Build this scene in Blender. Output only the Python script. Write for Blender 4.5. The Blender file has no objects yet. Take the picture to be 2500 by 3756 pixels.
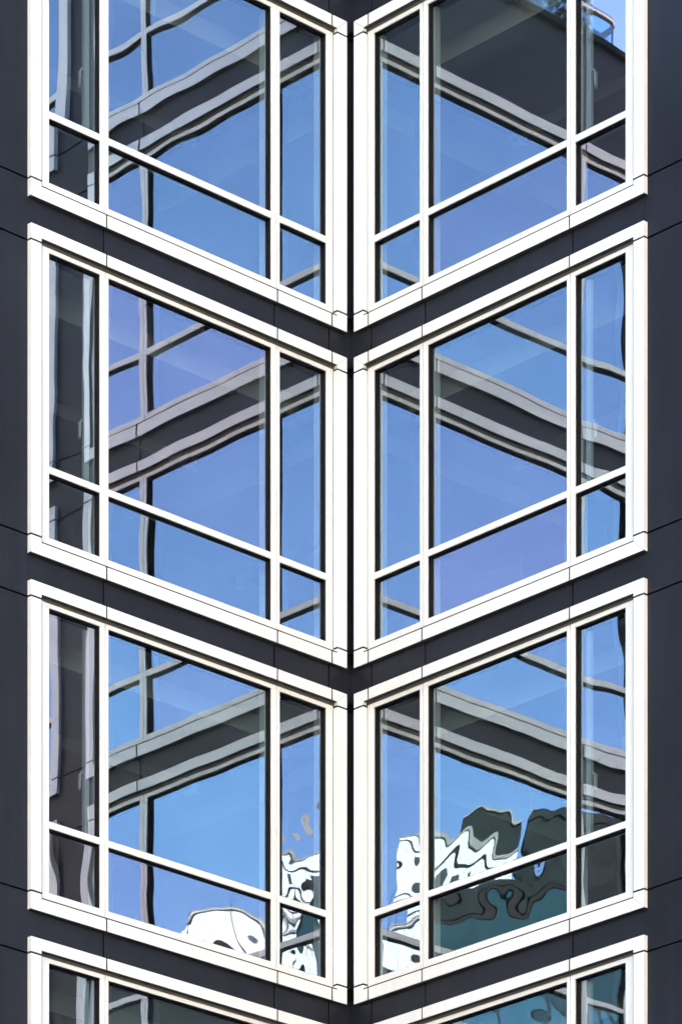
import bpy, bmesh, math, random
from mathutils import Matrix, Vector

# ---------------------------------------------------------------- camera, sky, sun
SC = bpy.context.scene
COL = SC.collection
FPX = 18018.4 / 2500.0
EYE = 1.6
cam_d = bpy.data.cameras.new("camera")
cam = bpy.data.objects.new("camera", cam_d)
COL.objects.link(cam)
cam.location = (0, 0, EYE)
cam.rotation_euler = (math.radians(90), 0, 0)
cam_d.sensor_fit = 'HORIZONTAL'
cam_d.sensor_width = 36
cam_d.lens = 36 * FPX
cam_d.shift_y = (9467.6 - 1878) / 2500.0
cam_d.clip_start = 0.5
cam_d.clip_end = 5000
SC.camera = cam

SUN_EL, SUN_AZ = 26.0, 8.0          # azimuth from +Y (behind the facade) towards +X
w = bpy.data.worlds.new("World")
SC.world = w
w.use_nodes = True
nt = w.node_tree
bg = nt.nodes['Background']
sky = nt.nodes.new('ShaderNodeTexSky')
sky.sky_type = 'NISHITA'
sky.sun_disc = False
sky.sun_elevation = math.radians(SUN_EL)
sky.sun_rotation = math.radians(SUN_AZ)
sky.altitude = 0
sky.air_density = 1.0
sky.dust_density = 0.6
sky.ozone_density = 2.0
nt.links.new(sky.outputs[0], bg.inputs[0])
bg.inputs[1].default_value = 0.10
sd = bpy.data.lights.new("sun", 'SUN')
sd.energy = 5.0
sd.angle = math.radians(0.53)
sd.color = (1.0, 0.88, 0.72)
sun = bpy.data.objects.new("sun", sd)
COL.objects.link(sun)
sv = Vector((math.sin(math.radians(SUN_AZ)) * math.cos(math.radians(SUN_EL)),
             math.cos(math.radians(SUN_AZ)) * math.cos(math.radians(SUN_EL)),
             math.sin(math.radians(SUN_EL))))
sun.rotation_euler = sv.to_track_quat('Z', 'Y').to_euler()
sun.location = (0, 60, 80)

SC.view_settings.view_transform = 'Standard'
SC.view_settings.look = 'None'
SC.view_settings.gamma = 1
SC.view_settings.exposure = 3.45
SC.render.engine = 'CYCLES'
SC.cycles.use_denoising = True
SC.cycles.max_bounces = 9
SC.cycles.diffuse_bounces = 3
SC.cycles.glossy_bounces = 6
SC.cycles.transmission_bounces = 4
SC.cycles.transparent_max_bounces = 12
SC.cycles.caustics_reflective = False
SC.cycles.caustics_refractive = False

# ---------------------------------------------------------------- materials
def mat(name):
    m = bpy.data.materials.new(name)
    m.use_nodes = True
    return m, m.node_tree.nodes, m.node_tree.links

def paint(name, col, rough=0.5, var=0.06, scale=3.0, spec=0.5, bump=0.0, metallic=0.0, streak=0.0, canning=0.0):
    m, n, l = mat(name)
    b = n['Principled BSDF']
    tc = n.new('ShaderNodeTexCoord')
    no = n.new('ShaderNodeTexNoise')
    no.inputs['Scale'].default_value = scale
    no.inputs['Detail'].default_value = 6
    l.new(tc.outputs['Object'], no.inputs['Vector'])
    rp = n.new('ShaderNodeValToRGB')
    rp.color_ramp.elements[0].position = 0.3
    rp.color_ramp.elements[1].position = 0.7
    rp.color_ramp.elements[0].color = tuple(c * (1 - var) for c in col) + (1,)
    rp.color_ramp.elements[1].color = tuple(min(1, c * (1 + var)) for c in col) + (1,)
    l.new(no.outputs['Fac'], rp.inputs[0])
    out = rp.outputs[0]
    if streak:
        mp = n.new('ShaderNodeMapping')
        mp.inputs['Scale'].default_value = (9, 9, 0.7)
        n2 = n.new('ShaderNodeTexNoise')
        n2.inputs['Scale'].default_value = 1.0
        n2.inputs['Detail'].default_value = 4
        l.new(tc.outputs['Object'], mp.inputs[0])
        l.new(mp.outputs[0], n2.inputs['Vector'])
        r2 = n.new('ShaderNodeValToRGB')
        r2.color_ramp.elements[0].position = 0.35
        r2.color_ramp.elements[1].position = 0.62
        r2.color_ramp.elements[0].color = (1 - streak, 1 - streak * 1.05, 1 - streak * 1.2, 1)
        r2.color_ramp.elements[1].color = (1, 1, 1, 1)
        l.new(n2.outputs['Fac'], r2.inputs[0])
        mx = n.new('ShaderNodeMix')
        mx.data_type = 'RGBA'
        mx.blend_type = 'MULTIPLY'
        mx.inputs[0].default_value = 1
        l.new(out, mx.inputs[6])
        l.new(r2.outputs[0], mx.inputs[7])
        out = mx.outputs[2]
    l.new(out, b.inputs['Base Color'])
    b.inputs['Roughness'].default_value = rough
    b.inputs['Metallic'].default_value = metallic
    b.inputs['Specular IOR Level'].default_value = spec
    if canning:
        bp = n.new('ShaderNodeBump')
        bp.inputs['Strength'].default_value = canning
        bp.inputs['Distance'].default_value = 0.03
        n3 = n.new('ShaderNodeTexNoise')
        n3.inputs['Scale'].default_value = 1.4
        n3.inputs['Detail'].default_value = 1
        l.new(tc.outputs['Object'], n3.inputs['Vector'])
        l.new(n3.outputs['Fac'], bp.inputs['Height'])
        l.new(bp.outputs[0], b.inputs['Normal'])
    if bump:
        bp = n.new('ShaderNodeBump')
        bp.inputs['Strength'].default_value = bump
        bp.inputs['Distance'].default_value = 0.01
        n3 = n.new('ShaderNodeTexNoise')
        n3.inputs['Scale'].default_value = 60
        l.new(tc.outputs['Object'], n3.inputs['Vector'])
        l.new(n3.outputs['Fac'], bp.inputs['Height'])
        l.new(bp.outputs[0], b.inputs['Normal'])
    return m

def glass_mat(name, fac, gl, tr):
    m, n, l = mat(name)
    n.remove(n['Principled BSDF'])
    g = n.new('ShaderNodeBsdfGlossy')
    g.inputs['Color'].default_value = gl + (1,)
    g.inputs['Roughness'].default_value = 0.0
    t = n.new('ShaderNodeBsdfTransparent')
    t.inputs['Color'].default_value = tr + (1,)
    mx = n.new('ShaderNodeMixShader')
    mx.inputs[0].default_value = fac
    l.new(t.outputs[0], mx.inputs[1])
    l.new(g.outputs[0], mx.inputs[2])
    tc = n.new('ShaderNodeTexCoord')
    no = n.new('ShaderNodeTexNoise')
    no.inputs['Scale'].default_value = 0.9
    no.inputs['Detail'].default_value = 3
    l.new(tc.outputs['Object'], no.inputs['Vector'])
    rp = n.new('ShaderNodeValToRGB')
    rp.color_ramp.elements[0].position = 0.35
    rp.color_ramp.elements[1].position = 0.68
    rp.color_ramp.elements[0].color = (gl[0] * .95, gl[1] * .96, gl[2] * .97, 1)
    rp.color_ramp.elements[1].color = (min(1, gl[0] * 1.06), min(1, gl[1] * 1.04), min(1, gl[2] * 1.03), 1)
    l.new(no.outputs['Fac'], rp.inputs[0])
    l.new(rp.outputs[0], g.inputs['Color'])
    df = n.new('ShaderNodeBsdfDiffuse')
    df.inputs['Color'].default_value = (0.5, 0.5, 0.48, 1)
    mp = n.new('ShaderNodeMapping')
    mp.inputs['Scale'].default_value = (14, 14, 1.6)
    n2 = n.new('ShaderNodeTexNoise')
    n2.inputs['Detail'].default_value = 5
    l.new(tc.outputs['Object'], mp.inputs[0])
    l.new(mp.outputs[0], n2.inputs['Vector'])
    mr_ = n.new('ShaderNodeMapRange')
    mr_.inputs['From Min'].default_value = 0.4
    mr_.inputs['From Max'].default_value = 0.75
    mr_.inputs['To Min'].default_value = 0.004
    mr_.inputs['To Max'].default_value = 0.016
    l.new(n2.outputs['Fac'], mr_.inputs['Value'])
    m2 = n.new('ShaderNodeMixShader')
    l.new(mr_.outputs[0], m2.inputs[0])
    l.new(mx.outputs[0], m2.inputs[1])
    l.new(df.outputs[0], m2.inputs[2])
    l.new(m2.outputs[0], n['Material Output'].inputs['Surface'])
    return m

M = {
 'white': paint('cream_coated_aluminium', (0.83, 0.815, 0.775), 0.42, 0.02, 1.3, 0.4, streak=0.05),
 'dark': paint('charcoal_cladding', (0.0165, 0.0180, 0.0255), 0.38, 0.22, 0.7, 0.16, streak=0.15, canning=0.35),
 'black': paint('black_rubber', (0.006, 0.0055, 0.0055), 0.7, 0.05, spec=0.2),
 'strip': paint('soffit_shade_grey', (0.060, 0.056, 0.050), 0.6, 0.08),  # dark tone that paints the shade under head and sill surrounds
 'inner': paint('interior_white_paint', (0.72, 0.74, 0.74), 0.6, 0.02),
 'ceiling': paint('interior_plaster', (0.58, 0.58, 0.58), 0.8, 0.03),
 'floor': paint('interior_floor', (0.16, 0.12, 0.09), 0.5, 0.2, 1.0),
 'room': paint('interior_wall', (0.10, 0.10, 0.105), 0.8, 0.05),
 'handle': paint('brushed_handle', (0.75, 0.78, 0.78), 0.3, 0.02),
 'steel': paint('stainless_rail', (0.55, 0.55, 0.54), 0.3, 0.03, metallic=0.8),
 'asphalt': paint('asphalt', (0.055, 0.055, 0.057), 0.9, 0.25, 4, bump=0.4),
 'paving': paint('light_paving', (0.14, 0.135, 0.125), 0.85, 0.12, 2, bump=0.2),
 'marking': paint('road_paint', (0.75, 0.75, 0.72), 0.7, 0.08, 5),
 'render': paint('white_render', (0.62, 0.66, 0.66), 0.8, 0.04, 0.4, streak=0.05),
 'grey': paint('grey_stone', (0.20, 0.20, 0.19), 0.7, 0.08, 2),
 'darkroof': paint('dark_metal_roofing', (0.020, 0.026, 0.026), 0.85, 0.3, 2, spec=0.05),
 'teal': paint('teal_panel', (0.018, 0.050, 0.060), 0.85, 0.25, 0.6, spec=0.05),
 'tealpale': paint('pale_teal_panel', (0.035, 0.12, 0.17), 0.85, 0.15, 0.6, spec=0.05),
 'leaf': paint('leaf_green', (0.04, 0.07, 0.03), 0.55, 0.35, 6),
 'bark': paint('bark', (0.12, 0.09, 0.06), 0.9, 0.2, 12),
 'pot': paint('zinc_planter', (0.22, 0.23, 0.24), 0.5, 0.08),
 'carton': paint('white_carton', (0.75, 0.75, 0.74), 0.7, 0.03),
 'curtain': paint('brown_curtain', (0.30, 0.20, 0.10), 0.9, 0.15, 5),
 'stone': paint('bounce_stone', (0.52, 0.47, 0.39), 0.85, 0.08, 0.5, streak=0.06),  # warm pale surface of the added bounce blocks
 'darkwin': paint('dark_far_glass', (0.02, 0.03, 0.035), 0.5, 0.1, 1, 0.1),
}
M['glass'] = glass_mat('blue_coated_glass', 0.385, (0.74, 0.82, 0.94), (0.62, 0.72, 0.72))
M['glass_lilac'] = glass_mat('lilac_coated_glass', 0.385, (0.82, 0.805, 0.94), (0.62, 0.70, 0.72))
M['glass_cyan'] = glass_mat('cyan_coated_glass', 0.395, (0.73, 0.86, 0.95), (0.62, 0.73, 0.72))
TINT = {('L', 2, 1, 1): 'glass_lilac', ('R', 1, 1, 0): 'glass_lilac', ('R', 2, 1, 0): 'glass_lilac', ('L', 1, 1, 0): 'glass_cyan', ('R', 1, 2): 'glass_lilac',
        ('L', 3, 1, 1): 'glass_cyan', ('R', 3, 1, 1): 'glass_cyan', ('R', 1, 0): 'glass_cyan', ('R', 2, 2, 0): 'glass_cyan', ('L', 3, 2): 'glass_lilac',
        ('L', 3, 1, 0): 'glass_lilac'}
M['clear'] = glass_mat('clear_balustrade_glass', 0.12, (0.9, 0.95, 1.0), (0.72, 0.88, 0.95))

# ---------------------------------------------------------------- mesh helpers
class MB:
    def __init__(self):
        self.v = []
        self.f = []
        self.mi = []
    def add(self, vs, fs, mi=0):
        o = len(self.v)
        self.v += [tuple(p) for p in vs]
        self.f += [tuple(i + o for i in f) for f in fs]
        self.mi += [mi] * len(fs)
    def box(self, x0, x1, y0, y1, z0, z1, mi=0):
        x0, x1 = sorted((x0, x1)); y0, y1 = sorted((y0, y1)); z0, z1 = sorted((z0, z1))
        self.add([(x0, y0, z0), (x1, y0, z0), (x1, y1, z0), (x0, y1, z0), (x0, y0, z1), (x1, y0, z1), (x1, y1, z1), (x0, y1, z1)],
                 [(0, 3, 2, 1), (4, 5, 6, 7), (0, 1, 5, 4), (1, 2, 6, 5), (2, 3, 7, 6), (3, 0, 4, 7)], mi)
    def prism(self, poly, y0, y1, mi=0):          # poly in x,z extruded along y
        n = len(poly)
        a = sum(poly[i][0] * poly[(i + 1) % n][1] - poly[(i + 1) % n][0] * poly[i][1] for i in range(n))
        if a < 0:
            poly = poly[::-1]
        y0, y1 = sorted((y0, y1))
        vs = [(x, y0, z) for x, z in poly] + [(x, y1, z) for x, z in poly]
        fs = [tuple(range(n)), tuple(range(2 * n - 1, n - 1, -1))]
        for i in range(n):
            j = (i + 1) % n
            fs.append((i, i + n, j + n, j))
        self.add(vs, fs, mi)
    def tube(self, pts, r, seg=10, mi=0):
        pts = [Vector(p) for p in pts]
        rings = []
        for i, p in enumerate(pts):
            d = (pts[min(i + 1, len(pts) - 1)] - pts[max(i - 1, 0)]).normalized()
            a = d.cross(Vector((0, 0, 1)))
            if a.length < 1e-3:
                a = Vector((1, 0, 0))
            a.normalize()
            b = d.cross(a)
            rr = r[i] if isinstance(r, (list, tuple)) else r
            rings.append([p + a * rr * math.cos(2 * math.pi * k / seg) + b * rr * math.sin(2 * math.pi * k / seg) for k in range(seg)])
        vs = [q for ring in rings for q in ring]
        fs = []
        for i in range(len(pts) - 1):
            for k in range(seg):
                k2 = (k + 1) % seg
                fs.append((i * seg + k, i * seg + k2, (i + 1) * seg + k2, (i + 1) * seg + k))
        fs.append(tuple(range(seg - 1, -1, -1)))
        fs.append(tuple(range((len(pts) - 1) * seg, len(pts) * seg)))
        self.add(vs, fs, mi)
    def build(self, name, mats, parent=None, smooth=False, matrix=None):
        me = bpy.data.meshes.new(name)
        me.from_pydata(self.v, [], self.f)
        for m_ in (mats if isinstance(mats, (list, tuple)) else [mats]):
            me.materials.append(m_)
        me.polygons.foreach_set('material_index', self.mi)
        me.update()
        if not smooth:
            bm = bmesh.new(); bm.from_mesh(me)
            bmesh.ops.recalc_face_normals(bm, faces=bm.faces)
            bm.to_mesh(me); bm.free()
        else:
            me.polygons.foreach_set('use_smooth', [True] * len(me.polygons))
        o = bpy.data.objects.new(name, me)
        COL.objects.link(o)
        if parent is not None:
            o.parent = parent
        if matrix is not None:
            o.matrix_local = matrix
        return o

def empty(name, loc, label, cat, group=None):
    o = bpy.data.objects.new(name, None)
    COL.objects.link(o)
    o.location = loc
    tag(o, label, cat, group)
    return o

def tag(o, label, cat, group=None, kind=None):
    o['label'] = label; o['category'] = cat
    if group: o['group'] = group
    if kind: o['kind'] = kind

# ---------------------------------------------------------------- the building's frame of reference
ANG, ANGR = 0.759949, 0.759949      # wing directions; the inside corner is a right angle
CA, SA = math.cos(ANG), math.sin(ANG)
CAR, SAR = math.cos(ANGR), math.sin(ANGR)
KL, KR = 1.0, 1.0
CX, CY = 0.08901, 46.7395           # re-entrant corner of the surround face planes
H2 = 18.187 + EYE                   # underside of the third row of surrounds (row 2)
PITCH = 3.2
def base(r): return H2 + (2 - r) * PITCH

building = empty('office_building', (CX, CY, 0),
                 'charcoal clad building folded into an inside corner, stacked cream framed windows on both wings', 'building')
def wing_matrix(w):
    if w == 'L':
        ax, ay = Vector((-CA, -SA, 0)) * KL, Vector((SA, -CA, 0))
    else:
        ax, ay = Vector((-SAR, CAR, 0)) * KR, Vector((-CAR, -SAR, 0))
    m = Matrix.Identity(4)
    for i in range(3):
        m[i][0] = ax[i]; m[i][1] = ay[i]; m[i][2] = (0, 0, 1)[i]
    return m
WM = {'L': wing_matrix('L'), 'R': wing_matrix('R')}
SG = {'L': 1, 'R': -1}

# heights inside a row (metres above the underside of its surround)
SB, ST, STT = 0.112, 2.850, 2.953          # top of sill surround, underside and top of head surround
G0, T0, T1, G1 = 0.210, 0.795, 0.856, 2.779
JB, JT = 0.165, 2.810
NF, NG = -0.052, -0.100                    # frame face, glass plane
BAY = {
 'L': dict(end=0.044, inn=0.170, outi=3.828, out=3.952, j=(0.236, 0.941, 3.055),
           bars=[(0.180, 0.203, 0.209, 0.262), (0.867, 0.905, 0.912, 0.972), (2.991, 3.028, 3.034, 3.089), (3.697, 3.815, None, None)],
           open=[(0.262, 0.867), (0.972, 2.991), (3.089, 3.697)]),
 'R': dict(end=0.048, inn=0.175, outi=3.676, out=3.804, j=(0.241, 0.968, 2.880),
           bars=[(0.185, 0.204, 0.210, 0.266), (0.889, 0.932, 0.938, 0.991), (2.800, 2.840, 2.846, 2.901), (3.532, 3.664, None, None)],
           open=[(0.266, 0.889), (0.991, 2.800), (2.901, 3.532)]),
}
PIER = 0.50

def surround(mb, B, sg, off):
    g = 0.011; mt = 0.002
    X = lambda s: sg * (s + off)
    def P(poly, n0=0.0, n1=-0.056):
        mb.prism([(X(s), h) for s, h in poly], n0, n1)
    e, i, oi, o = B['end'], B['inn'], B['outi'], B['out']
    j0, j1, j2 = B['j']
    for a, b in ((j0, j1), (j1, j2)):
        P([(a + g, 0), (b - g, 0), (b - g, SB), (a + g, SB)])
        P([(a + g, ST), (b - g, ST), (b - g, STT), (a + g, STT)])
    # mitred corner pieces
    P([(j2 + g, 0), (o - mt, 0), (oi - mt, SB), (j2 + g, SB)])
    P([(o, mt), (o, JB - .009), (oi, JB - .009), (oi, SB + mt)])
    P([(j2 + g, ST), (oi - mt, ST), (o - mt, STT), (j2 + g, STT)])
    P([(oi, JT + .009), (o, JT + .009), (o, STT - mt), (oi, ST - mt)])
    P([(j0 - g, 0), (e + mt, 0), (i + mt, SB), (j0 - g, SB)])
    P([(e, mt), (e, JB - .009), (i, JB - .009), (i, SB + mt)])
    P([(j0 - g, ST), (i + mt, ST), (e + mt, STT), (j0 - g, STT)])
    P([(i, JT + .009), (e, JT + .009), (e, STT - mt), (i, ST - mt)])
    P([(oi, JB + .009), (o, JB + .009), (o, JT - .009), (oi, JT - .009)])
    P([(e, JB + .009), (i, JB + .009), (i, JT - .009), (e, JT - .009)])

def seals(mb, B, sg, off):
    X = lambda s: sg * (s + off)
    e, i, oi, o = B['end'], B['inn'], B['outi'], B['out']
    # black backing seen in the joints of the surround
    for a, b in ((e + .004, i - .004), (oi + .004, o - .004)):
        mb.box(X(a), X(b), -0.010, -0.045, 0.004, STT - 0.004)
    mb.box(X(i), X(oi), -0.010, -0.045, 0.004, SB - 0.004)
    mb.box(X(i), X(oi), -0.010, -0.045, ST + 0.004, STT - 0.004)
    # seal between surround and frame: outer side, sill, head
    mb.box(X(oi), X(oi - 0.009), -0.004, -0.0505, SB, ST)
    mb.box(X(i), X(oi - 0.0095), -0.004, -0.0505, SB + 0.0002, SB + 0.013)
    # backing behind the frame joint lines
    mb.box(X(0.1), X(oi + .05), -0.092, -0.098, 0.02, G0 - 0.01)
    mb.box(X(0.1), X(oi + .05), -0.092, -0.098, G1 + 0.01, STT)
    for bar in B['bars']:
        a = bar[0]; b = bar[3] if bar[3] else bar[1]
        mb.box(X(a + .012), X(b - .012), -0.092, -0.098, G0 - .008, G1 + .008)
    mb.box(X(0.10), X(B['bars'][0][0] + .011), -0.07, -0.0975, G0 - .008, G1 + .008)

def head_shade_strip(mb, B, sg, off):          # soffit shade under the head surround, painted as a dark strip
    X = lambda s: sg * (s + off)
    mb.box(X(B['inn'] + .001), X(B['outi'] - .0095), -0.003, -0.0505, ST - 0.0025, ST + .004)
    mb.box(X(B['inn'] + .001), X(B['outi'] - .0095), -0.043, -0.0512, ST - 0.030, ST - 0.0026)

def sill_shade_strip(mb, B, sg, off):          # soffit shade painted under the sill surround too
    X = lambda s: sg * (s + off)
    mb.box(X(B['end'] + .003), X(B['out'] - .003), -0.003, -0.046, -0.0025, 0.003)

def gaskets(mb, B, sg, off):
    X = lambda s: sg * (s + off)
    t = 0.008
    for a, b in B['open']:
        for z0, z1 in ((G0, T0), (T1, G1)):
            mb.box(X(a), X(a + t), -0.066, -0.100, z0, z1)
            mb.box(X(b - t), X(b), -0.066, -0.100, z0, z1)
            mb.box(X(a + t), X(b - t), -0.066, -0.100, z1 - t, z1)
            mb.box(X(a + t), X(b - t), -0.066, -0.100, z0, z0 + t)
            # black spacer edge of the double glazing, just behind the pane
            q = 0.008
            mb.box(X(a), X(a + q), -0.108, -0.124, z0, z1)
            mb.box(X(b - q), X(b), -0.108, -0.124, z0, z1)
            mb.box(X(a + q), X(b - q), -0.108, -0.124, z1 - q, z1)
            mb.box(X(a + q), X(b - q), -0.108, -0.124, z0, z0 + q)

def pane(a, b, z0, z1, sg, off, seed, amp, pillow, parent, name='glass_pane', gm='glass', short=1.0, fine=0.0, lean=0.0):
    rnd = random.Random(seed)
    w_, h_ = b - a, z1 - z0
    nx = max(8, int(w_ / 0.028)); nz = max(8, int(h_ / 0.028))
    waves = []
    for k in range(5):
        lam = rnd.uniform(0.34, 1.1) * short
        th = rnd.choice([rnd.gauss(0, .35), rnd.gauss(math.pi / 2, .35)])
        waves.append((2 * math.pi / lam * math.cos(th), 2 * math.pi / lam * math.sin(th), rnd.uniform(0, 6.28),
                      amp * rnd.uniform(.4, 1.0) * lam / (2 * math.pi)))
    for k in range(4 if fine else 0):
        lam = rnd.uniform(0.16, 0.42)
        th = rnd.uniform(0, math.pi)
        waves.append((2 * math.pi / lam * math.cos(th), 2 * math.pi / lam * math.sin(th), rnd.uniform(0, 6.28), fine * lam / (2 * math.pi)))
    tilt = rnd.gauss(0, 0.0006) - lean, rnd.gauss(0, 0.0006)
    vs = []
    for iz in range(nz + 1):
        v = iz / nz
        for ix in range(nx + 1):
            u = ix / nx
            x = w_ * u; z = h_ * v
            d = sum(A * math.sin(kx * x + kz * z + p) for kx, kz, p, A in waves)
            d += pillow * (1 - (2 * u - 1) ** 2) * (1 - (2 * v - 1) ** 2) + tilt[0] * (x - w_ / 2) + tilt[1] * (z - h_ / 2)
            vs.append((sg * (x - w_ / 2), d, z - h_ / 2))
    fs = []
    for iz in range(nz):
        for ix in range(nx):
            i = iz * (nx + 1) + ix
            f = (i, i + 1, i + nx + 2, i + nx + 1)
            fs.append(f if sg < 0 else f[::-1])
    mb = MB(); mb.add(vs, fs)
    o = mb.build(name, M[gm], parent, smooth=True)
    o.location = (sg * ((a + b) / 2 + off), NG, (z0 + z1) / 2)
    return o

MESH_CACHE = {}
def cached(key, name, fill, mats, parent):
    if key in MESH_CACHE:
        o = bpy.data.objects.new(name, MESH_CACHE[key]); COL.objects.link(o); o.parent = parent
    else:
        mb = MB(); fill(mb)
        o = mb.build(name, mats, parent); MESH_CACHE[key] = o.data
    return o

def window(wg, row, off, amp, lower_amp=None, handle=True):
    B = BAY[wg]; sg = SG[wg]; k = (wg, round(off, 3))
    X = lambda s: sg * (s + off)
    win = cached(k + ('sur',), 'window', lambda mb: surround(mb, B, sg, off), M['white'], building)
    win.matrix_local = Matrix.Translation((0, 0, base(row))) @ WM[wg]
    cached(k + ('seal',), 'joint_seal', lambda mb: seals(mb, B, sg, off), M['black'], win)
    cached(k + ('gas',), 'gasket', lambda mb: gaskets(mb, B, sg, off), M['black'], win)
    cached(k + ('head_shade',), 'head_shade_strip', lambda mb: head_shade_strip(mb, B, sg, off), M['strip'], win)
    cached(k + ('sill_shade',), 'sill_shade_strip', lambda mb: sill_shade_strip(mb, B, sg, off), M['strip'], win)
    def fr(mb):
        a0 = B['bars'][0][0]; a3 = B['bars'][3][1]
        js = [0.206 if wg == 'L' else 0.207, B['bars'][1][1] + .003, B['bars'][2][1] + .003]
        cuts = [a0] + js + [a3]
        for q in range(4):
            s0 = cuts[q] + (0.004 if q else 0); s1 = cuts[q + 1] - (0.004 if q < 3 else 0)
            mb.box(X(s0), X(s1), NF, -0.090, SB + .002, G0)
            mb.box(X(s0), X(s1), NF, -0.090, G1, STT - .01)
        for (c0, c1) in ((B['bars'][0][0], B['bars'][0][1]), (B['bars'][0][2], B['bars'][0][3]), (B['bars'][3][0], B['bars'][3][1])):
            mb.box(X(c0), X(c1), NF - .001, -0.090, G0 + .0006, G1 - .0006)
    cached(k + ('fr',), 'frame', fr, M['white'], win)
    for q in (1, 2):
        def mu(mb, q=q):
            b = B['bars'][q]
            mb.box(X(b[0]), X(b[1]), NF - .001, -0.090, G0 + .0006, G1 - .0006)
            mb.box(X(b[2]), X(b[3]), NF - .001, -0.090, G0 + .0006, G1 - .0006)
        cached(k + ('mu', q), 'mullion', mu, M['white'], win)
    for q, (a, b) in enumerate(B['open']):
        cached(k + ('tr', q), 'transom', lambda mb: mb.box(X(a + .0006), X(b - .0006), NF - .002, -0.090, T0, T1), M['white'], win)
    # white interior linings behind the glass
    def lin(mb):
        d0, d1 = -0.126, -0.235
        for bar in B['bars'][1:3]:
            mb.box(X(bar[0] + .012), X(bar[3] - .012), d0, d1, G0 - .02, G1 + .03)
        mb.box(X(0.16), X(B['bars'][0][3] - .004), d0, d1, G0 - .02, G1 + .03)
        mb.box(X(B['bars'][3][0] + .004), X(3.80 if wg == 'L' else 3.65), d0, d1, G0 - .02, G1 + .03)
        for a, b in B['open']:
            mb.box(X(a - .009 if a > .3 else a - .005), X(b + .009 if b < 3.4 else b + .003), d0, -0.19, T0 + .008, T1 - .008)
        mb.box(X(0.16), X(3.80 if wg == 'L' else 3.65), d0, -0.42, 0.10, G0 - .004)
    cached(k + ('lin',), 'lining', lin, M['inner'], win)
    z = 0
    for q, (a, b) in enumerate(B['open']):
        for t, (z0, z1) in enumerate(((G0, T0), (T1, G1))):
            A = amp[q] * (1.0 if t or lower_amp is None else lower_amp)
            pw = (0.00042, 0.0009, 0.0007)[q] * (0.5 if t == 0 else 1) * PSGN.get((wg, row, q), 1)
            pane(a - .006, b + .006, z0 - .006, z1 + .006, sg, off, hash((11 if wg == 'L' else 5, row, q, t, int(off * 10))) & 0xffff, A, pw, win,
                 gm=TINT.get((wg, row, q, t), TINT.get((wg, row, q), 'glass')) if off == 0 else 'glass', short=0.75 if (t == 0 and row >= 3) else 1.0,
                 fine=FINE.get((wg, row, q, t), 0.0) if off == 0 else 0.0, lean=LEAN.get((wg, row, q, t), 0))
    if handle:
        def hd(mb):
            s = B['open'][2][0] + (0.085)
            mb.box(X(s - .012), X(s + .012), -0.238, -0.250, 1.32, 1.47)
            mb.box(X(s - .009), X(s + .009), -0.190, -0.238, 1.40, 1.43)
            mb.tube([(X(s), -0.20, 1.44), (X(s + .012), -0.175, 1.45), (X(s + .045), -0.165, 1.452), (X(s + .06), -0.165, 1.42), (X(s + .062), -0.165, 1.30)], 0.009)
        def hb(mb):
            s = B['open'][2][0] + 0.03
            mb.box(X(s + .02), X(s + .075), -0.150, -0.186, T1 + .03, G1 - .03)
        cached(k + ('sash',), 'inner_sash', hb, M['inner'], win)
        cached(k + ('hd',), 'window_handle', hd, M['handle'], win)
    return win

LEAN = {('L', 1, 2, 1): .020, ('L', 1, 2, 0): .010, ('L', 2, 2, 1): .008, ('L', 2, 2, 0): .007, ('L', 3, 2, 1): .009, ('L', 3, 2, 0): .006}
for _r in (1, 2, 3, 4):
    for _t in (0, 1):
        LEAN[('L', _r, 0, _t)] = LEAN[('R', _r, 0, _t)] = -.006
FINE = {('L', 3, 0, 0): .0009, ('L', 3, 1, 0): .0007, ('L', 3, 0, 1): .0005, ('R', 3, 0, 0): .0009, ('R', 3, 1, 0): .0007, ('R', 3, 2, 0): .0005,
        ('R', 3, 0, 1): .0006, ('R', 3, 1, 1): .0006, ('L', 4, 1, 1): .0009, ('R', 4, 1, 1): .0006, ('L', 4, 0, 1): .0009, ('R', 4, 0, 1): .0009, ('R', 4, 2, 1): .0007}
PSGN = {('L', 2, 1): -1, ('R', 3, 2): -1.6, ('R', 2, 2): -1.6}
mr = 0.001
AMPL = {1: (.5, 1.9, 2.2), 2: (.5, 1.5, 1.4), 3: (1.4, .9, 1.8), 4: (1.8, 1.2, 1.2)}
AMPR = {0: (.8, .8, 1), 1: (.5, .7, 1.5), 2: (.4, 1.25, 1.4), 3: (1.6, 1.7, 1.7), 4: (1.8, 1.2, 1.4)}
for r in (1, 2, 3, 4):
    window('L', r, 0.0, [a * mr for a in AMPL[r]], 1.6 if r == 3 else None)
for r in (0, 1, 2, 3, 4):
    window('R', r, 0.0, [a * mr for a in AMPR[r]], 1.4 if r == 3 else None)
OFF2 = 3.804 + PIER - 0.048
for r in (0, 1, 2, 3, 4):
    window('R', r, OFF2, [0.0008] * 3, handle=False)

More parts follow.
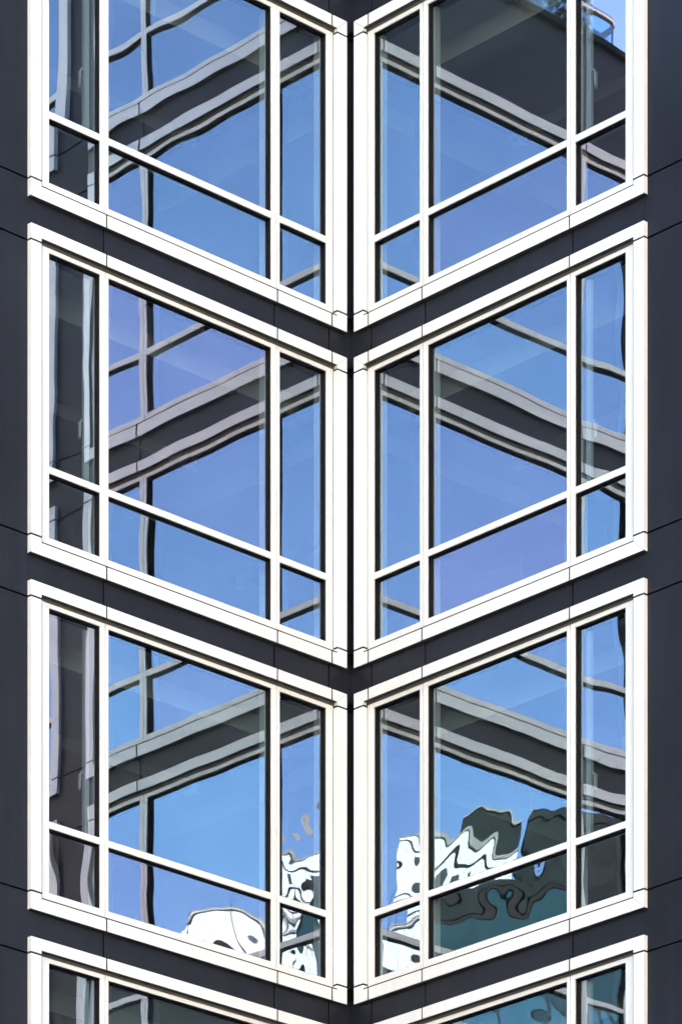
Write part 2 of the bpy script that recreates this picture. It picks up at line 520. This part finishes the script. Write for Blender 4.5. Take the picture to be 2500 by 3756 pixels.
# ---------------------------------------------------------------- cladding
NW, NB = -0.048, -0.30
def cladding(wg, ztop, bays):
    """dark panels with open joints, cut round the window rows; bays = offsets along the wing"""
    B = BAY[wg]; sg = SG[wg]; g = 0.008
    mb = MB()
    def pan(s0, s1, z0, z1, n1=-0.075):
        if z1 - z0 > .02 and s1 - s0 > .01:
            mb.box(sg * s0, sg * s1, NW, n1, z0, z1, 0)
    far = 9.0
    rows = list(range(-1 if wg == 'R' else 1, 5))
    if wg == 'R': rows = [0, 1, 2, 3, 4]
    piers = []
    for bi, off in enumerate(bays):
        j = [NW + 0.0004 if bi == 0 else off - PIER + (3.804 - 3.804)] 
    ends = []
    # column boundaries
    for r in rows:
        b0 = base(r)
        for bi, off in enumerate(bays):
            # spandrel above this row (between head and the next sill)
            zs0 = b0 + STT - 0.06
            zs1 = b0 + PITCH + 0.06 if (r > rows[0]) else ztop
            cuts = [off + B['end'] - (0.092 if bi == 0 else 0.004)] + [off + x for x in B['j']] + [off + B['out'] - 0.02]
            if bi == 0: cuts[0] = -0.0478
            for q in range(4):
                pan(cuts[q] + (g if q else 0), cuts[q + 1] - (g if q < 3 else 0), zs0, zs1)
            # vertical strip between surround and pier / corner
            if bi == 0:
                pan(-0.0478, B['end'] + 0.03, b0 + JB + .009, b0 + JT - .009)
                pan(-0.0477, B['end'] + 0.03, b0 - PITCH + STT + .2, b0 + JB - .009) if False else None
            # pier
            p0 = off + B['out'] - 0.019
            p1 = (bays[bi + 1] + B['end'] + 0.02) if bi + 1 < len(bays) else (far if bi + 1 == len(bays) else far)
            step = p1 if bi + 1 < len(bays) else None
            segs = [(p0, p1)] if step else [(p0, p0 + 1.2 - g), (p0 + 1.2 + g, p0 + 2.4 - g), (p0 + 2.4 + g, far)]
            for (a, b) in segs:
                if b > a:
                    pan(a, b, b0 + JB + .009, b0 + JT - .009)
                    pan(a, b, b0 + JT + .009, b0 + PITCH + JB - .009 if r > rows[0] else ztop)
    # below the lowest row
    zb = base(rows[-1])
    for z0 in range(0, 20):
        a = zb - PITCH * z0
        b = max(a - PITCH, 0.0)
        lo, hi = b + g, (a + (JB - .009 if z0 == 0 else -g))
        s = 0.0
        xs = [-0.0478, 0.94, 3.05, 3.93, 5.1, 6.3, far]
        for q in range(len(xs) - 1):
            if z0 == 0 and xs[q] < 3.9:
                pan(xs[q] + g * (q > 0), xs[q + 1] - g, lo, a + 0.06)
            else:
                pan(xs[q] + g * (q > 0), xs[q + 1] - g, lo, hi)
        if b <= 0: break
    # black air gap behind the joints
    mb2 = MB()
    o = mb.build('cladding', M['dark'], building, matrix=WM[wg])
    # structural wall behind the panels, with openings
    def wallbox(s0, s1, z0, z1):
        mb2.box(sg * s0, sg * s1, -0.077, NB, z0, z1)
    for r in rows:
        b0 = base(r)
        for bi, off in enumerate(bays):
            wallbox(off + 0.13, off + B['out'] - 0.13, b0 + G1 + .02 + .03, (b0 + PITCH + 0.10) if r > rows[0] else ztop)
    wallbox(0.13, far, 0.0, zb + .10)
    edges = [0.13]
    wallbox(-0.0770, 0.1295, 0.0, ztop)
    for bi, off in enumerate(bays):
        p0 = off + B['out'] - 0.1295
        p1 = (bays[bi + 1] + 0.1295) if bi + 1 < len(bays) else far
        wallbox(p0, p1, zb + .1005, ztop)
    mb2.build('backing_wall', M['black'], building, matrix=WM[wg])
    return o
ZTL = 25.42 + EYE
ZTR = base(0) + STT + 3.2
cladding('L', ZTL - 0.06, [0.0])
cladding('R', ZTR, [0.0, OFF2])

# coping on the terrace parapet (left wing) and on the right wing
cp = MB(); cp.box(-0.02, 4.02, 0.012, -0.36, ZTL - 0.06, ZTL)
cp.build('coping', M['darkroof'], building, matrix=WM['L'])
cp = MB(); cp.box(0.05, -9.0, 0.012, -0.36, ZTR, ZTR + 0.06)
cp.build('coping', M['darkroof'], building, matrix=WM['R'])

# ---------------------------------------------------------------- rooms behind the glass
DEPTH = 6.0
for wg, rws in (('L', (1, 2, 3, 4)), ('R', (0, 1, 2, 3, 4))):
    sg = SG[wg]
    s0 = -DEPTH if wg == 'L' else -0.3
    for r in rws:
        b0 = base(r)
        fl = MB()
        fl.box(sg * s0, sg * 8.9, -0.302, -DEPTH, b0 - 0.22, b0 - 0.02)
        fl.build('room_floor', M['floor'], building, matrix=WM[wg])
        ce = MB()
        ce.box(sg * s0, sg * 8.9, -0.302, -DEPTH, b0 + 2.82, b0 + 2.90)
        ce.box(sg * (s0 + .01), sg * 8.88, -0.70, -0.95, b0 + 2.62, b0 + 2.819)
        ce.box(sg * (s0 + .01), sg * 8.88, -2.4, -2.5, b0 + 2.70, b0 + 2.819)
        ce.build('room_ceiling', M['ceiling'], building, matrix=WM[wg])
        rw = MB()
        rw.box(sg * s0, sg * 8.9, -DEPTH - .001, -DEPTH - .2, b0 - 0.22, b0 + 2.9)
        rw.box(sg * 8.901, sg * 9.0, -0.302, -DEPTH - .2, b0 - 0.22, b0 + 2.9)
        rw.box(sg * 4.1, sg * 4.2, -0.303, -DEPTH + .001, b0 - 0.019, b0 + 2.819)
        if wg == 'R' or True:
            rw.box(sg * -0.29, sg * -0.20, -0.303 if wg == 'R' else -0.31, -DEPTH + .001, b0 - 0.018, b0 + 2.818)
        rw.build('room_wall', M['room'], building, matrix=WM[wg])
# roofs
rf = MB(); rf.box(-DEPTH, 8.9, -0.302, -DEPTH - .2, ZTL - 1.0, ZTL - 0.75)
rf.build('terrace_deck', M['paving'], building, matrix=WM['L'])
rf = MB(); rf.box(0.3, -9.0, -0.302, -14.0, ZTR - 0.6, ZTR - 0.3)
rf.build('roof', M['darkroof'], building, matrix=WM['R'])
# unseen tall box added to keep sun off rooms, ground and lower street fronts
bd = MB(); bd.box(-45, 45, 60, 78, 0, 68)
bd.build('rear_sun_blocker', M['dark'], building, matrix=Matrix.Translation((-CX, -CY, 0)))

# terrace railing
rail = MB()
zr = 25.97 + EYE
pts = [(0.1, -0.42, zr), (3.84, -0.42, zr), (3.92, -0.46, zr), (3.96, -0.55, zr), (3.96, -4.5, zr)]
rail.tube(pts, 0.035, 14)
for s in (0.3, 1.5, 2.7, 3.90):
    rail.tube([(s, -0.42 if s < 3.8 else -0.46, ZTL - .75), (s, -0.42 if s < 3.8 else -0.46, zr)], 0.018)
ro = rail.build('terrace_railing', M['steel'], building, smooth=True, matrix=WM['L'])
rg = MB()
rg.box(0.1, 3.86, -0.415, -0.425, ZTL - .7, zr - .05)
rg.box(3.955, 3.965, -0.6, -4.4, ZTL - .7, zr - .05)
g_ = rg.build('balustrade_glass', M['clear'], ro)

# ---------------------------------------------------------------- plants on the terrace
def Lw(s, n, z):
    return Vector((CX, CY, 0)) + WM['L'].to_3x3() @ Vector((s, n, 0)) + Vector((0, 0, z))
def shrub(s, n, hh, rad, seed, label):
    rnd = random.Random(seed)
    z0 = ZTL - 0.75
    root = empty('terrace_shrub', Lw(s, n, z0), label, 'shrub', 'shrubs in planters on the roof terrace')
    p = MB()
    p.prism([(-.22, 0), (.22, 0), (.27, .45), (-.27, .45)], -.25, .25)
    p.build('planter', M['pot'], root)
    t = MB()
    limbs = []
    t.tube([(0, 0, .4), (0.02, 0, .4 + hh * .35), (0, .02, .4 + hh * .8)], [.03, .022, .008], 7)
    for k in range(12):
        a = rnd.uniform(0, 6.28); z = .4 + hh * rnd.uniform(.25, .75)
        q = (rad * .8 * math.cos(a), rad * .8 * math.sin(a), z + rad * .6)
        t.tube([(0, 0, z), (q[0] * .5, q[1] * .5, z + rad * .25), q], [.012, .008, .003], 5)
        limbs.append(q)
    t.build('stem', M['bark'], root)
    f = MB()
    cl = limbs + [(0, 0, .4 + hh * .9), (0.05, 0, .4 + hh * 1.05)]
    for c in cl:
        for k in range(130):
            d = Vector((rnd.gauss(0, 1), rnd.gauss(0, 1), rnd.gauss(0, 1))).normalized() * rad * .42 * rnd.random() ** .4
            c2 = Vector(c) + d
            u = Vector((rnd.gauss(0, 1), rnd.gauss(0, 1), rnd.gauss(0, 1))).normalized()
            v = u.cross(Vector((rnd.gauss(0, 1), rnd.gauss(0, 1), rnd.gauss(0, 1)))).normalized()
            L = rnd.uniform(.03, .06); W = L * .45
            f.add([c2 - u * L, c2 + v * W, c2 + u * L, c2 - v * W], [(0, 1, 2, 3)])
    f.build('foliage', M['leaf'], root)
shrub(3.2, -0.85, 1.6, .46, 1, 'bushy dark green shrub mirrored in the top middle pane of the right wing')
shrub(2.5, -0.95, 1.6, .42, 2, 'smaller loose leafed shrub on the terrace further from the rail corner')
shrub(3.74, -0.75, 1.12, .15, 3, 'slim leafy shrub nearest the curved end of the terrace rail')

# ---------------------------------------------------------------- things in the rooms
def Rw(s, n, z):
    return Vector((CX, CY, 0)) + WM['R'].to_3x3() @ Vector((-s, n, 0)) + Vector((0, 0, z))
ROTR = math.atan2(CAR, -SAR)
def sill_box():
    root = empty('carton', Rw(1.95, -0.33, base(1) + 0.212), 'small white carton on the sill inside the middle window of the right wing', 'box')
    root.rotation_euler.z = ROTR
    b = MB(); b.box(-.055, .055, -.04, .04, 0, .085); b.box(-.058, .058, -.043, .043, .0855, .095)
    b.build('box_body', M['carton'], root)
    t = MB(); t.tube([(-.01, 0, .095), (-.01, 0, .17)], .006, 8)
    t.build('post', M['carton'], root)
sill_box()
def sill_rod():
    root = empty('blind_wand', Rw(1.95, -0.33, base(2) + 0.212), 'slim pale rod standing on a small foot inside the right wing low pane', 'rod')
    b = MB(); b.tube([(0, 0, 0), (0, 0, .012)], .03, 16); b.build('base', M['carton'], root)
    b = MB(); b.tube([(0, 0, .012), (0, 0, .40)], .005, 8); b.build('pole', M['grey'], root)
sill_rod()
def curtain(row):
    root = MB()
    n = 40
    vs = []
    for i in range(n + 1):
        s = 3.12 + .55 * i / n
        d = -0.62 + .035 * math.sin(i * 1.25)
        vs += [(s, d, 0.02), (s, d, 1.0)]
    fs = [(2 * i, 2 * i + 2, 2 * i + 3, 2 * i + 1) for i in range(n)]
    root.add(vs, fs)
    vs2 = [(a, b - .01, c) for a, b, c in vs]
    root.add(vs2, fs)
    o = root.build('folded_curtain', M['curtain'], None, smooth=True)
    o.matrix_world = Matrix.Translation((CX, CY, base(row))) @ WM['L']
    tag(o, 'brown folded curtain behind the outermost low pane of the left wing', 'curtain')
curtain(3)

# ---------------------------------------------------------------- ground and street
def slab(name, mt, x0, x1, y0, y1, z0, z1):
    b = MB(); b.box(x0, x1, y0, y1, z0, z1)
    o = b.build(name, mt); o['kind'] = 'structure'
    return o
gr = MB(); gr.add([(-900, -900, 0), (900, -900, 0), (900, 900, 0), (-900, 900, 0)], [(0, 1, 2, 3)])
o = gr.build('ground', M['paving']); o['kind'] = 'structure'
rd = MB(); rd.add([(-300, 4, .004), (300, 4, .004), (300, 16, .004), (-300, 16, .004)], [(0, 1, 2, 3)])
o = rd.build('road', M['asphalt']); o['kind'] = 'structure'
mk = MB()
for i in range(-20, 21):
    mk.add([(i * 6, 9.93, .008), (i * 6 + 3, 9.93, .008), (i * 6 + 3, 10.07, .008), (i * 6, 10.07, .008)], [(0, 1, 2, 3)])
o = mk.build('road_marking', M['marking']); o['kind'] = 'structure'
slab('pavement', M['paving'], -300, 300, 16, 30, 0.0, 0.13)
slab('pavement', M['paving'], -300, 300, -44.9, 3.99, 0.0, 0.12)

# ---------------------------------------------------------------- buildings across the street (seen only in the glass, outer blocks unseen)
def facade_block(name, label, x0, x1, y0, y1, top, wall, trim, win, sw=1.5, pit=3.3, wh=1.7, ww=0.9, cornice=True, z00=1.2):
    root = empty(name, ((x0 + x1) / 2, (y0 + y1) / 2, 0), label, 'building')
    cx, cy = (x0 + x1) / 2, (y0 + y1) / 2
    b = MB(); b.box(x0 - cx, x1 - cx, y0 - cy, y1 - cy, 0, top)
    b.build('wall', wall, root)
    if cornice:
        b = MB()
        b.box(x0 - cx - .12, x1 - cx + .12, y0 - cy - .12, y1 - cy + .12, top + .001, top + .16)
        b.box(x0 - cx - .03, x1 - cx + .03, y0 - cy - .03, y1 - cy + .03, top + .161, top + .42)
        b.build('cornice', [trim], root)
        b = MB(); b.box(x0 - cx - .06, x1 - cx + .06, y0 - cy - .06, y1 - cy + .06, top - .22, top - .001)
        b.build('string_course', M['black'], root)
    wi = MB(); fr = MB()
    z = z00
    n = max(1, int((x1 - x0 - .6) / sw))
    while z + wh < top - .7:
        for i in range(n):
            xc = x0 + (x1 - x0) * (i + .5) / n - cx
            wi.box(xc - ww / 2, xc + ww / 2, y1 - cy + .002, y1 - cy + .03, z, z + wh)
            for q in (-1, 1):
                fr.box(xc + q * ww / 2, xc + q * (ww / 2 + .07), y1 - cy + .002, y1 - cy + .07, z - .07, z + wh + .07)
            fr.box(xc - ww / 2, xc + ww / 2, y1 - cy + .002, y1 - cy + .07, z - .07, z)
            fr.box(xc - ww / 2, xc + ww / 2, y1 - cy + .002, y1 - cy + .07, z + wh, z + wh + .07)
        z += pit
    fo = fr.build('window_trim', trim, root)
    wi.build('window_glass', win, root)
    return root
white = facade_block('white_tower', 'white rendered building with grey cornice, mirrored as wavy pale patches low in the panes', -4.65, 4.85, -64, -48, 49.35, M['render'], M['grey'], M['darkwin'], 2.8, 2.2, 0.8, 0.7, cornice=False, z00=1.1)
wc = MB(); wc.box(-4.80, 4.80, -8.05, 8.05, 49.351, 49.45); wc.box(-4.80, 1.05, -8.05, 8.05, 51.501, 51.61); wc.build('cornice', M['grey'], white)
wr = MB(); wr.box(-4.75, 1.0, -8, 8, 49.451, 51.5); wr.build('raised_bay', M['render'], white)
for xx in (-3.9, -2.5, -0.6):
    wd = MB(); wd.box(xx, xx + .42, 8.001, 8.05, 50.0, 50.9); wd.build('window', M['darkwin'], white)
wd = MB(); wd.box(-4.76, 1.01, 8.001, 8.05, 49.75, 49.82); wd.box(-4.76, 1.01, 8.001, 8.05, 51.15, 51.21); wd.build('facade_rail', M['black'], white)
bd = MB(); bk = MB()
for zz in (43.6, 45.2, 46.6, 47.9, 49.15):
    bd.box(-4.80, 4.80, 8.001, 8.07, zz, zz + .10); bk.box(-4.80, 4.80, 8.001, 8.10, zz - .045, zz - .001)
for xx in (-4.6, -2.9, -0.9, 1.3, 3.1, 4.6):
    bk.box(xx, xx + .06, 8.101, 8.15, 30, 50.1)
bd.build('facade_band', M['grey'], white)
bk.build('facade_black_line', M['black'], white)  # thin black lines and upright pipes on the front
pb = MB(); pb.box(-4.65, -2.75, -3, 8.0, 51.62, 52.3)
pb.build('penthouse', M['darkroof'], white)
pt = MB(); pt.box(-4.72, -2.65, -3.6, 8.1, 52.301, 52.4); pt.build('penthouse_roof', M['grey'], white)
teal = facade_block('teal_glass_block', 'dark teal glass office block mirrored behind the right wing low panes', -14, -1.5, -47.8, -43.2, 48.4, M['teal'], M['darkroof'], M['tealpale'], 1.25, 3.0, 2.3, 1.0)
st = MB(); st.box(-5.6, 2.8, -2.1, 1.9, 48.83, 50.75); st.prism([(-5.7, 50.751), (2.9, 50.751), (2.6, 51.1), (.6, 50.9), (-.6, 51.35), (-2.5, 51.0), (-5.6, 51.5)], -2.2, 2.0); st.build('roof_plant', M['darkroof'], teal)
low = facade_block('dark_brick_block', 'lower dark green grey block mirrored in the bottom left window', -1.3, 14, -47.8, -42.5, 46.1, M['darkroof'], M['render'], M['tealpale'], 1.4, 2.9, 1.6, 0.9)
for (x0, x1, top, lb) in ((14.3, 44, 68, 'unseen pale block added to bounce warm light, right of the low dark block'),
                          (44.4, 84, 64, 'unseen pale block added for bounce light at the far right end of the street row'),
                          (-44, -14.3, 67, 'unseen pale block added to bounce warm light, beside the teal glass block'),
                          (-84, -44.4, 63, 'unseen pale block added for bounce light at the far left end of the street row')):
    facade_block('bounce_block', lb, x0, x1, -64, -45.2, top, M['stone'], M['grey'], M['darkwin'], 2.8, 3.6, 1.5, 1.0)  # unseen blocks, added to throw warm sunlight back onto the facade
mast = empty('antenna_mast', (-5.1, -45.2, 51.1), 'thin antenna mast mirrored as a fine wavering line in the right wing', 'antenna')
a = MB(); a.tube([(0, 0, 0), (0, 0, 2.4)], [.03, .015], 8); a.build('pole', M['steel'], mast)
a = MB(); a.tube([(0, 0, 0), (0, 0, .06)], .10, 12); a.build('base', M['steel'], mast)
